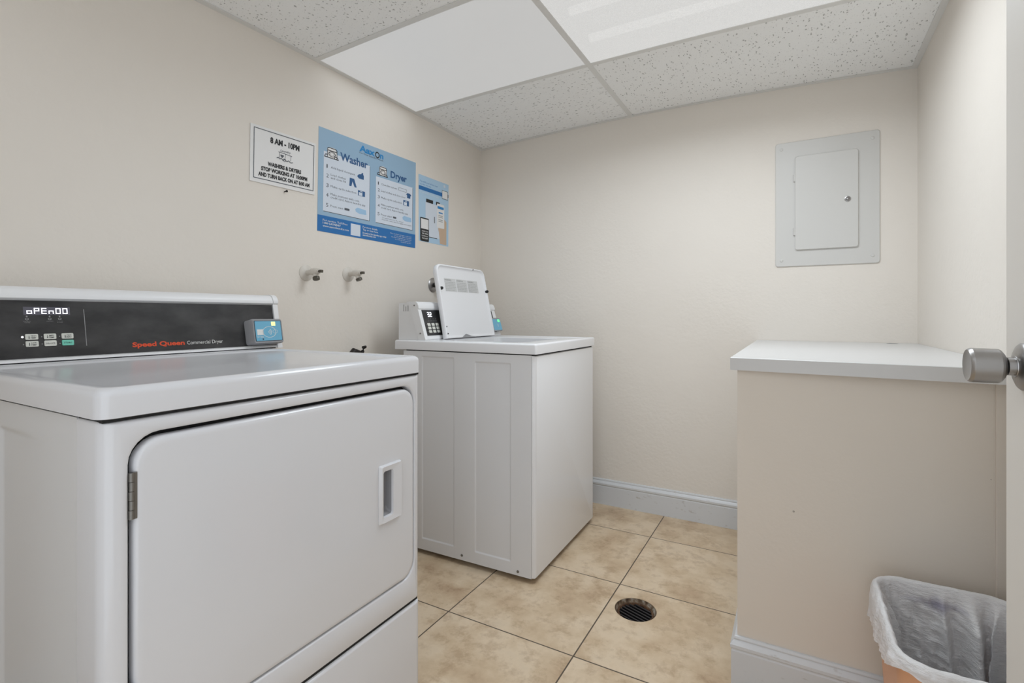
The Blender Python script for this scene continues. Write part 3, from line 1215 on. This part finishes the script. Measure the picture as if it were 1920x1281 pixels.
# ------------------------------------------------------------------ signs on the left wall
def wallP(q, off):
    (a, b), (c, d), (e, f_), (g_, h_) = q

    def P(u, v):
        y = (a * (1 - u) + c * u) * (1 - v) + (g_ * (1 - u) + e * u) * v
        z = (b * (1 - u) + d * u) * (1 - v) + (h_ * (1 - u) + f_ * u) * v
        return (XL + off, y, z)
    return P


QA = [(1.1183, 1.7396), (1.4022, 1.7476), (1.3967, 1.5354), (1.1153, 1.5298)]
QB = [(1.42, 1.8277), (2.0326, 1.8369), (2.0273, 1.3904), (1.4116, 1.3912)]
QC = [(2.0548, 1.7854), (2.3173, 1.7853), (2.3142, 1.4322), (2.0566, 1.4336)]


def sheet(name, q, m_, th=.0012):
    bm = BM()
    c4 = ((0, 0), (1, 0), (1, 1), (0, 1))
    loft(bm, [[wallP(q, .0004)(*c) for c in c4], [wallP(q, th)(*c) for c in c4]], True, True)
    y_, z_ = q[3]
    root = obj(name, bm, m_, None, smooth=0)
    return root


def layer(root, name, m_, fn, off, q):
    bm = BM()
    fn(bm, wallP(q, off))
    return obj(name, bm, m_, root, smooth=0)


# --- hours notice
s1 = tag(sheet('notice_sign', QA, 'paper', .004), 'white laminated notice with black capitals giving laundry hours', 'sign')


def f(bm, P):
    u0, u1, v0, v1, t, tv = .043, .975, .045, .935, .010, .014
    quad(bm, P, u0, u1, v0, v0 + tv); quad(bm, P, u0, u1, v1 - tv, v1)
    quad(bm, P, u0, u0 + t, v0 + tv, v1 - tv); quad(bm, P, u1 - t, u1, v0 + tv, v1 - tv)


layer(s1, 'border_line', 'ink_soft', f, .0045, QA)


def f(bm, P):
    text(bm, '8 AM - 10PM', .277, .728, .242, .100, P, .05)


layer(s1, 'hours_lettering', 'ink', f, .0045, QA)


def f(bm, P):
    text(bm, 'WASHERS & DRYERS', .245, .762, .665, .068, P, .055)
    text(bm, 'STOP WORKING AT 10:00PM', .152, .866, .770, .068, P, .055)
    text(bm, 'AND TURN BACK ON AT 8:00 AM', .112, .906, .876, .068, P, .055)


layer(s1, 'notice_lettering', 'ink', f, .0045, QA)


def f(bm, P):
    text(bm, 'Laundry', .43, .585, .345, .040, P, .01, skew=.25)
    stroke(bm, P, [(.40, .365), (.50, .372), (.61, .385)], .008, .011)
    stroke(bm, P, [(.415, .37), (.42, .47)], .006, .008)
    stroke(bm, P, [(.595, .385), (.59, .48)], .006, .008)
    stroke(bm, P, [(.505, .375), (.505, .455)], .006, .008)
    poly(bm, P, [(.435, .40), (.455, .405), (.475, .40), (.485, .42), (.457, .465), (.43, .425)])
    stroke(bm, P, [(.375, .485), (.40, .465), (.42, .49), (.445, .47), (.47, .50), (.50, .475), (.53, .505), (.56, .48), (.59, .51), (.625, .495)], .011, .016)
    ring(bm, P, .495, .49, .022, .03, .3)


layer(s1, 'drawing', 'ink_soft', f, .0045, QA)

# --- blue instruction poster
s2 = tag(sheet('instruction_poster', QB, 'poster_sky', .001), 'large light blue washer and dryer instruction poster', 'poster')
ASP = 1.52   # height share per width share


def machine(bm, P, u0, u1, v0, v1):
    """outline of a front loader with a pile of washing"""
    w_, h_ = u1 - u0, v1 - v0
    A = lambda a, b: (u0 + a * w_, v0 + b * h_)
    lines = [[(.22, .88), (.22, .08), (.30, .02), (.80, .02), (.88, .10), (.88, .88)], [(.22, .26), (.88, .26)], [(0, .9), (1, .9)], [(.02, .9), (.06, .7), (.2, .66)], [(.68, .9), (.75, .7), (.92, .72), (.98, .9)]]
    for l in lines:
        stroke(bm, P, [A(*p) for p in l], .005, .0075)
    ring(bm, P, *A(.53, .55), w_ * .25, h_ * .25, .22)
    ring(bm, P, *A(.53, .55), w_ * .15, h_ * .15, .15)


def f(bm, P):
    quad(bm, P, .044, .471, .219, .797)
    quad(bm, P, .536, .960, .305, .797)
    quad(bm, P, .292, .384, .865, .983)


layer(s2, 'white_panels', 'panel_pale', f, .0013, QB)


def f(bm, P):
    quad(bm, P, 0, 1, .843, 1)


layer(s2, 'blue_band', 'poster_blue', f, .00125, QB)


def f(bm, P):
    quad(bm, P, .048, .474, .797, .803); quad(bm, P, .471, .475, .225, .803)
    quad(bm, P, .540, .963, .797, .803); quad(bm, P, .960, .964, .31, .803)


layer(s2, 'panel_outline', 'ink_soft', f, .00122, QB)



def put(name, m_, off, *calls):
    def f(bm, P):
        for c in calls:
            c(bm, P)
    return layer(s2, name, m_, f, off, QB)


put('washer_picture', 'paper', .0015, lambda b, P: poly(b, P, [(.075, .215), (.07, .19), (.10, .165), (.14, .165), (.155, .20), (.155, .27), (.075, .27)]))
put('dryer_picture', 'paper', .0015, lambda b, P: poly(b, P, [(.57, .20), (.60, .175), (.635, .18), (.65, .215), (.65, .28), (.57, .28)]))
put('washer_drawing', 'ink', .0017, lambda b, P: machine(b, P, .049, .172, .170, .280))
put('dryer_drawing', 'ink', .0017, lambda b, P: machine(b, P, .549, .664, .185, .290))
put('logo_lettering', 'poster_cyan', .0016, lambda b, P: text(b, 'Aax', .365, .522, .096, .064, P, .035), lambda b, P: text(b, 'n', .576, .613, .098, .064, P, .035))
put('logo_ring', 'ink', .0016, lambda b, P: ring(b, P, .548, .074, .0235, .034, .36))
put('washer_heading', 'poster_navy', .0016, lambda b, P: text(b, 'Washer', .186, .449, .255, .077, P, .03))
put('dryer_heading', 'poster_navy', .0016, lambda b, P: text(b, 'Dryer', .696, .886, .266, .074, P, .03))
put('jug_picture', 'poster_navy', .0016, lambda b, P: poly(b, P, [(.392, .318), (.404, .318), (.404, .332), (.411, .345), (.411, .385), (.362, .385), (.345, .365), (.362, .342), (.385, .335)]))
put('trousers_picture', 'poster_navy', .0016, lambda b, P: poly(b, P, [(.276, .405), (.318, .405), (.343, .488), (.322, .488), (.302, .435), (.292, .488), (.272, .488)]))
put('shirt_picture', 'poster_navy', .0016, lambda b, P: poly(b, P, [(.895, .385), (.930, .385), (.945, .405), (.933, .412), (.933, .442), (.892, .442), (.892, .412), (.880, .405)]))
for a, b_, c, d in ((.355, .425, .507, .562), (.847, .917, .475, .536)):
    put('controls_picture', 'poster_navy', .0015, lambda b, P: quad(b, P, a, b_, c, d))
    wu, wv = b_ - a, d - c
    put('controls_detail', 'panel_pale', .0017, lambda b, P: quad(b, P, a + wu * .12, a + wu * .62, c + wv * .34, c + wv * .94), lambda b, P: quad(b, P, a + wu * .30, a + wu * .65, c + wv * .10, c + wv * .2))


def f(bm, P):
    for t_, v in zip('12345', (.375, .467, .560, .655, .752)):
        text(bm, t_, .068, .088 if t_ != '1' else .078, v, .038, P)
    for t_, v in zip('12345', (.388, .460, .533, .626, .716)):
        text(bm, t_, .557, .577 if t_ != '1' else .567, v, .034, P)
    ln = [('Add liquid detergent', .106, .325, .368), ('Load clothes', .106, .240, .440), ('and close lid', .106, .240, .470), ('Make cycle selection', .106, .340, .553),
          ('Make payment with coin,', .106, .372, .630), ('credit card, Aaxon laundry app', .106, .430, .660), ('Press start', .106, .220, .745)]
    ln += [('Clean lint screen', .592, .770, .382), ('Load clothes and close door', .592, .870, .455), ('Make cycle selection', .592, .830, .528),
           ('Make payment with coin,', .592, .850, .603), ('credit card, Aaxon laundry app', .592, .905, .635), ('Press start', .592, .718, .712)]
    for s_, a, b, v in ln:
        text(bm, s_, a, b, v, .022, P, 0, 1)
    text(bm, 'For Your Laundry Needs', .365, .612, .122, .018, P, 0, 1)
    text(bm, '- To add time to the dryer', .592, .85, .738, .014, P, 0, 1)
    text(bm, '- Press the same selection again and restart', .592, .945, .758, .014, P, 0, 1)
    for a, b, c, d in ((.231, .277, .723, .745), (.728, .765, .692, .712)):
        quad(bm, P, a, b, c, d)
    quad(bm, P, .790, .885, .349, .352); quad(bm, P, .790, .885, .380, .383); quad(bm, P, .790, .793, .349, .383); quad(bm, P, .882, .885, .349, .383)


layer(s2, 'instructions', 'ink_soft', f, .0016, QB)


def f(bm, P):
    for a, c in ((.332, .690), (.838, .655)):
        poly(bm, P, [(a, c + .02), (a + .02, c), (a + .105, c + .008), (a + .110, c + .055), (a + .04, c + .060), (a + .005, c + .045)])


layer(s2, 'hand_drawing', 'poster_haze', f, .0016, QB)


def f(bm, P):
    text(bm, 'For service, Toll Free', .044, .260, .895, .020, P, .01, 1)
    text(bm, '1-800 LAUNDRY', .044, .200, .922, .020, P, .02, 1)
    text(bm, 'www.aaxonlaundry.com', .044, .274, .950, .020, P, .01, 1)
    text(bm, 'For more details,', .407, .560, .885, .020, P, .01, 1)
    text(bm, 'Tap or Scan here', .407, .565, .912, .020, P, .01, 1)
    text(bm, 'Download the laundry app today', .407, .655, .945, .018, P, .02, 1)
    text(bm, 'aaxonlaundry.com', .407, .540, .967, .018, P, .02, 1)
    for i, (a, s_) in enumerate(((.695, 'This machine accepts coins and'), (.745, 'credit and debit cards and'), (.710, 'the Aaxon laundry app only and'), (.755, 'no refunds are given for'), (.820, 'unused cycles'))):
        text(bm, s_, a, .947, .887 + i * .019, .012, P, 0, 1)


layer(s2, 'footer_lettering', 'print_white', f, .0016, QB)

# --- small payment poster
s3 = tag(sheet('payment_poster', QC, 'poster_mid', .001), 'smaller blue poster picturing a hand holding a phone, near the corner', 'poster')


def f(bm, P):
    poly(bm, P, [(0, .165), (.80, .165), (.80, .225), (0, .225)])
    text(bm, 'Pay with your phone now', .047, .611, .105, .028, P, 0, 1)
    text(bm, 'it is fast and easy', .047, .40, .145, .022, P, 0, 1)


layer(s3, 'blue_band', 'poster_blue', f, .0013, QC)


def f(bm, P):
    text(bm, 'Download the free app', .046, .657, .268, .026, P, 0, 1)
    disc(bm, P, .853, .050, .035, .024)
    poly(bm, P, [(.215, .39), (.68, .39), (.68, .91), (.215, .91)])


layer(s3, 'white_washer', 'panel_pale', f, .0013, QC)


def f(bm, P):
    quad(bm, P, .235, .46, .335, .388); quad(bm, P, .56, .69, .335, .385)
    rquad(bm, P, .04, .322, .636, .994, .02)
    quad(bm, P, .215, .60, .908, .918)
    quad(bm, P, .50, .52, .58, .68)
    quad(bm, P, .765, .972, .120, .126); quad(bm, P, .765, .972, .250, .258); quad(bm, P, .765, .772, .12, .258); quad(bm, P, .965, .972, .12, .258)
    rquad(bm, P, .966, .99, .165, .215, .006)


layer(s3, 'dark_print', 'ink', f, .0015, QC)


def f(bm, P):
    poly(bm, P, [(.63, .75), (.86, .58), (.925, .62), (.925, .985), (.70, .985), (.66, .80)])


layer(s3, 'hand_picture', 'skin', f, .0016, QC)


def f(bm, P):
    rquad(bm, P, .59, .845, .355, .735, .02)
    quad(bm, P, .067, .305, .655, .805)
    quad(bm, P, .775, .962, .128, .248)
    for i, s_ in enumerate(('SCAN OR', 'TAP HERE', 'DOWNLOAD', 'THE APP')):
        text(bm, s_, .09, .285, .850 + i * .036, .020, P, .02, 1)


layer(s3, 'phone_picture', 'paper', f, .0018, QC)


def f(bm, P):
    quad(bm, P, .61, .825, .395, .435)
    quad(bm, P, .65, .79, .485, .505)


layer(s3, 'phone_screen', 'poster_cyan', f, .0021, QC)


def f(bm, P):
    for v in (.535, .56, .60, .625):
        quad(bm, P, .64, .79, v, v + .010)


layer(s3, 'phone_lines', 'print_grey', f, .0021, QC)

# nail under the notice
nl = thing('wall_nail', 'small black nail in the wall just under the hours notice', 'nail', (XL, 1.259, 1.519))
bm = BM()
tube(bm, [(XL - .004, 1.259, 1.519), (XL + .010, 1.262, 1.521)], .0022, 8)
obj('shank', bm, 'black_iron', nl)
bm = BM()
tube(bm, [(XL + .009, 1.2615, 1.521), (XL + .0125, 1.2625, 1.5215)], .0045, 10)
obj('head', bm, 'black_iron', nl)


# ------------------------------------------------------------------ wall faucets
def faucet(y, z, lab, spin, mat_body='beige_fixture', mat_tip='brass_dark'):
    r = thing('wall_faucet', lab, 'faucet', (XL, y, z), group='hose faucets on the left wall')
    bm = BM()
    lathe(bm, [(0, .033), (.002, .033), (.006, .028), (.009, .016), (.010, .012)], (XL, y, z), 'x', 28)
    obj('escutcheon', bm, mat_body, r)
    bm = BM()
    tube(bm, [(XL + .006, y, z), (XL + .030, y, z + .002), (XL + .046, y, z + .003)], [.0105, .0105, .013], 16)
    tube(bm, [(XL + .040, y, z + .003), (XL + .058, y, z + .003), (XL + .072, y, z + .003)], [.0145, .0155, .0120], 16)
    tube(bm, [(XL + .054, y, z + .002), (XL + .060, y + spin * .3, z - .012), (XL + .064, y + spin * .6, z - .022)], [.011, .010, .011], 16)
    obj('valve_body', bm, mat_body, r)
    bm = BM()
    tube(bm, [(XL + .0625, y + spin * .5, z - .020), (XL + .066, y + spin * .8, z - .029)], [.0135, .0135], 16)
    obj('hose_outlet', bm, mat_tip, r)
    bm = BM()
    tube(bm, [(XL + .071, y, z + .003), (XL + .078, y, z + .003)], [.0105, .0105], 14)
    obj('packing_nut', bm, mat_body, r)
    bm = BM()
    tube(bm, [(XL + .077, y, z + .003), (XL + .094, y, z + .003)], [.0055, .0050], 12)
    box(bm, XL + .086, XL + .096, y - .006, y + .006, z - .0025, z + .0085, .001, 1)
    obj('stem', bm, mat_tip, r)
    return r


faucet(1.358, 1.212, 'painted hose faucet on the wall, the one nearer the dryer', -.004)
faucet(1.578, 1.222, 'painted hose faucet on the wall, the one nearer the washer', .004)
# fixture half hidden behind the open washer lid
r = thing('pipe_valve', 'dark pipe valve with round wall plate half hidden behind the washer lid', 'valve', (XL, 2.175, 1.205))
bm = BM()
lathe(bm, [(0, .040), (.002, .040), (.007, .034), (.011, .018)], (XL, 2.175, 1.205), 'x', 28)
obj('escutcheon', bm, 'nickel', r)
bm = BM()
tube(bm, [(XL + .008, 2.175, 1.205), (XL + .040, 2.175, 1.205), (XL + .052, 2.177, 1.212)], [.013, .013, .015], 14)
tube(bm, [(XL + .046, 2.176, 1.222), (XL + .050, 2.176, 1.180)], [.010, .010], 12)
obj('valve_body', bm, 'black_iron', r)
# gas valve just above the far edge of the dryer top
r = thing('gas_valve', 'black metal pipe fitting peeking up behind the far end of the dryer top', 'valve', (XL, 1.58, .86))
bm = BM()
tube(bm, [(XL + .004, 1.595, .868), (XL + .035, 1.595, .868), (XL + .055, 1.590, .872), (XL + .065, 1.575, .876)], [.012, .012, .014, .013], 14)
tube(bm, [(XL + .062, 1.585, .874), (XL + .062, 1.552, .884), (XL + .062, 1.535, .868)], [.012, .015, .012], 14)
obj('pipe', bm, 'black_iron', r)
bm = BM()
tube(bm, [(XL + .062, 1.598, .862), (XL + .062, 1.604, .882), (XL + .062, 1.612, .898)], [.007, .008, .009], 12)
tube(bm, [(XL + .062, 1.604, .898), (XL + .062, 1.622, .900)], [.006, .006], 10)
obj('handle', bm, 'black_iron', r)

# ------------------------------------------------------------------ electrical panel on the back wall
ep = thing('electrical_panel', 'white flush electrical panel with a small door on the back wall', 'electrical panel', (.122, YB, 1.27))
bm = BM()
pl_ = lambda i: rrect(-.077 + i, .322 - i, 1.266 + i, 1.842 - i, .012)
loft(bm, [LY(pl_(0), YB - .0002), LY(pl_(0), YB - .004), LY(pl_(.002), YB - .006)], True, True)
obj('cover_plate', bm, 'panel_paint', ep, smooth=0)
bm = BM()
dp = lambda i: rrect(.003 + i, .2445 - i, 1.340 + i, 1.770 - i, .010)
loft(bm, [LY(dp(0), YB - .0062), LY(dp(0), YB - .0125), LY(dp(.002), YB - .0145)], True, True)
pd = obj('door', bm, 'panel_paint', ep, smooth=0)
bm = BM()
lathe(bm, [(0, .0125), (-.002, .0120), (-.003, .0085), (-.0015, .007), (-.004, .005), (-.005, .001)], (.205, YB - .0146, 1.553), 'y', 24)
obj('latch', bm, 'nickel', pd)
for z in (1.425, 1.672):
    bm = BM(); tube(bm, [(.001, YB - .010, z - .016), (.001, YB - .010, z + .016)], .0052, 12)
    obj('hinge', bm, 'panel_paint', ep)
for x, z in ((-.052, 1.295), (.296, 1.300), (-.052, 1.812), (.296, 1.808)):
    bm = BM(); lathe(bm, [(0, .007), (-.002, .006), (-.003, .002)], (x, YB - .006, z), 'y', 14)
    obj('screw', bm, 'panel_paint', ep)

# ------------------------------------------------------------------ counter top
ct = thing('countertop', 'white laminate countertop on the low wall in the right corner', 'countertop', (.15, 2.1, .886))
plan = [(-.157, 1.530), (XR - .001, 1.492), (XR - .001, YB - .001), (-.157, YB - .001)]
ins = [(-.1555, 1.5315), (XR - .001, 1.4935), (XR - .001, YB - .001), (-.1555, YB - .001)]
bm = BM()
loft(bm, [LZ(plan, .8865), LZ(plan, .9205), LZ(ins, .922)], True, True)
obj('top', bm, 'laminate', ct, smooth=0)
bm = BM()
poly(bm, lambda u, v: (u, v, .9223), rrect(.335, .375, 2.575, 2.605, .014, 5))
gr = obj('cable_hole', bm, 'gap', ct, smooth=0)

# ------------------------------------------------------------------ waste bin and its liner
BX, BY, BZ = .292, 1.300, .415
tc = thing('trash_can', 'salmon plastic wastebasket beside the knee wall, under a white liner', 'trash can', (BX, BY, 0))
hx, hy = .128, .176
br = lambda s_, e=0: rrect(-hx * s_ - e, hx * s_ + e, -hy * s_ - e, hy * s_ + e, .055 * s_ + e, 8)
sh = lambda L: [(a + BX, b + BY) for a, b in L]
bm = BM()
loft(bm, [LZ(sh(br(.76)), .003), LZ(sh(br(.78)), .0), LZ(sh(br(.80)), .012), LZ(sh(br(.985)), .385), LZ(sh(br(.99, .004)), .388), LZ(sh(br(1.0, .004)), .412), LZ(sh(br(1.0, .001)), .415), LZ(sh(br(.985)), .410), LZ(sh(br(.79)), .016)], True, True)
obj('bin', bm, 'salmon', tc)

random.seed(4)
bag = tag(bpy.data.objects.new('trash_bag', None), 'crinkled white plastic liner folded over the rim of the wastebasket', 'trash bag')
COL.objects.link(bag)
bag.location = (BX, BY, 0)
K = 40


def dense(L, m_=200):
    """resample a closed loop evenly"""
    d_ = [0]
    n_ = len(L)
    for i in range(n_):
        a, b = L[i], L[(i + 1) % n_]
        d_.append(d_[-1] + math.hypot(a[0] - b[0], a[1] - b[1]))
    out_ = []
    i = 0
    for k_ in range(m_):
        t = d_[-1] * k_ / m_
        while d_[i + 1] < t:
            i += 1
        a, b = L[i], L[(i + 1) % n_]
        q = (t - d_[i]) / max(1e-9, d_[i + 1] - d_[i])
        out_.append((a[0] + (b[0] - a[0]) * q, a[1] + (b[1] - a[1]) * q))
    return out_


MC = 360
prof = [(1.0, .0115, -.075, 1), (1.0, .011, -.060, .9), (1.0, .0105, -.045, .8), (1.0, .010, -.030, .7), (1.0, .0095, -.018, .5), (1.0, .009, -.006, .3), (1.0, .007, .003, .25), (1.0, .003, .0075, .2), (1.0, -.002, .007, .2), (.99, -.004, .002, .3), (.985, -.005, -.01, .5)]
RN = 64
for i in range(1, RN + 1):
    t = i / RN
    prof.append((.985 - .19 * t, -.006 - .008 * math.sin(t * PI), -.012 - .36 * t, .6 + 1.2 * t))
rows = []
for ri, (s_, e_, dz, am) in enumerate(prof):
    L = dense(br(s_, 0), MC)
    row = []
    for i, (a, b) in enumerate(L):
        p0, p1 = L[i - 1], L[(i + 1) % len(L)]
        tx, ty = p1[0] - p0[0], p1[1] - p0[1]
        l = math.hypot(tx, ty) or 1
        nx, ny = ty / l, -tx / l
        fr = i / MC
        ang = fr * 2 * PI
        q = Vector((math.cos(ang) * 3.2, math.sin(ang) * 3.2, dz * 4))
        fold = noise.noise(q * 1.9) * .010 + noise.noise(q * 5.0) * .0045
        # small creases, mostly running around the bin
        cr = noise.noise(Vector((a * 38, b * 38, dz * 120 + a * 40))) * .0030 + noise.noise(Vector((a * 80 + 5, b * 80, dz * 190 - b * 60))) * .0016
        if ri < 6:
            d_ = e_ + abs(fold) * am * .9 + cr * .4 * am
            # the folded-over skirt is uneven; it is pulled up at the near left corner
            ln = 1.0 - .75 * math.exp(-((fr - .545) / .055) ** 2) - .25 * math.exp(-((fr - .43) / .05) ** 2) + .25 * noise.noise(Vector((math.cos(ang) * 1.7, math.sin(ang) * 1.7, 3.3)))
            z = BZ + (dz * max(.12, ln) if dz < -.01 else dz)
        else:
            d_ = e_ - abs(fold) * am * 1.1
            dep = min(1, max(0, (-dz - .004) / .05))
            d_ += cr * 1.6 * dep
            # gathers hanging inside the corners
            for c0, wd, dp_ in ((.055, .010, .040), (.10, .013, .050), (.145, .008, .022), (.285, .012, .020), (.86, .02, .020)):
                d_ -= math.exp(-((fr - c0 - dz * .05) / wd) ** 2) * dp_ * dep
            z = BZ + dz + noise.noise(q * 3) * .004 * (1 if dz < -.02 else .4)
        row.append((BX + a + nx * d_, BY + b + ny * d_, z))
    rows.append(row)
bm = BM()
loft(bm, rows, False, True)
bm.faces.ensure_lookup_table()
obj('liner', bm, 'bag', bag, smooth=80)

# ------------------------------------------------------------------ floor drain
fd = thing('floor_drain', 'round rusty floor drain with a dark slotted grate set in the tiles', 'drain', (DX, DY, 0))
bm = BM()
lathe(bm, [(-.0005, DR - .0015), (-.006, DR - .003), (-.011, DR - .007), (-.013, DR - .009), (-.022, DR - .010)], (DX, DY, 0), 'z', 48, False, False)
obj('collar', bm, 'mortar', fd)
bm = BM()
lathe(bm, [(-.013, DR - .0075), (-.0105, DR - .010), (-.0112, DR - .015), (-.016, DR - .017)], (DX, DY, 0), 'z', 48, False, False)
obj('rim', bm, 'rust', fd)
ca, sa = math.cos(math.radians(-20)), math.sin(math.radians(-20))
for i in range(-3, 4):
    bm = BM()
    x_ = i * .0150
    hl = math.sqrt(max(0, (DR - .0155) ** 2 - x_ ** 2))
    box(bm, -hl, hl, x_ - .0028, x_ + .0028, -.018, -.0125, .0008, 1)
    for v in bm.verts:
        v.co = Vector((DX + v.co.x * ca - v.co.y * sa, DY + v.co.x * sa + v.co.y * ca, v.co.z))
    obj('grate_bar', bm, 'grate', fd)
bm = BM()
lathe(bm, [(-.024, DR - .0105), (-.07, DR - .012), (-.075, .001)], (DX, DY, 0), 'z', 32, False, True)
obj('bowl', bm, 'pan_dark', fd)
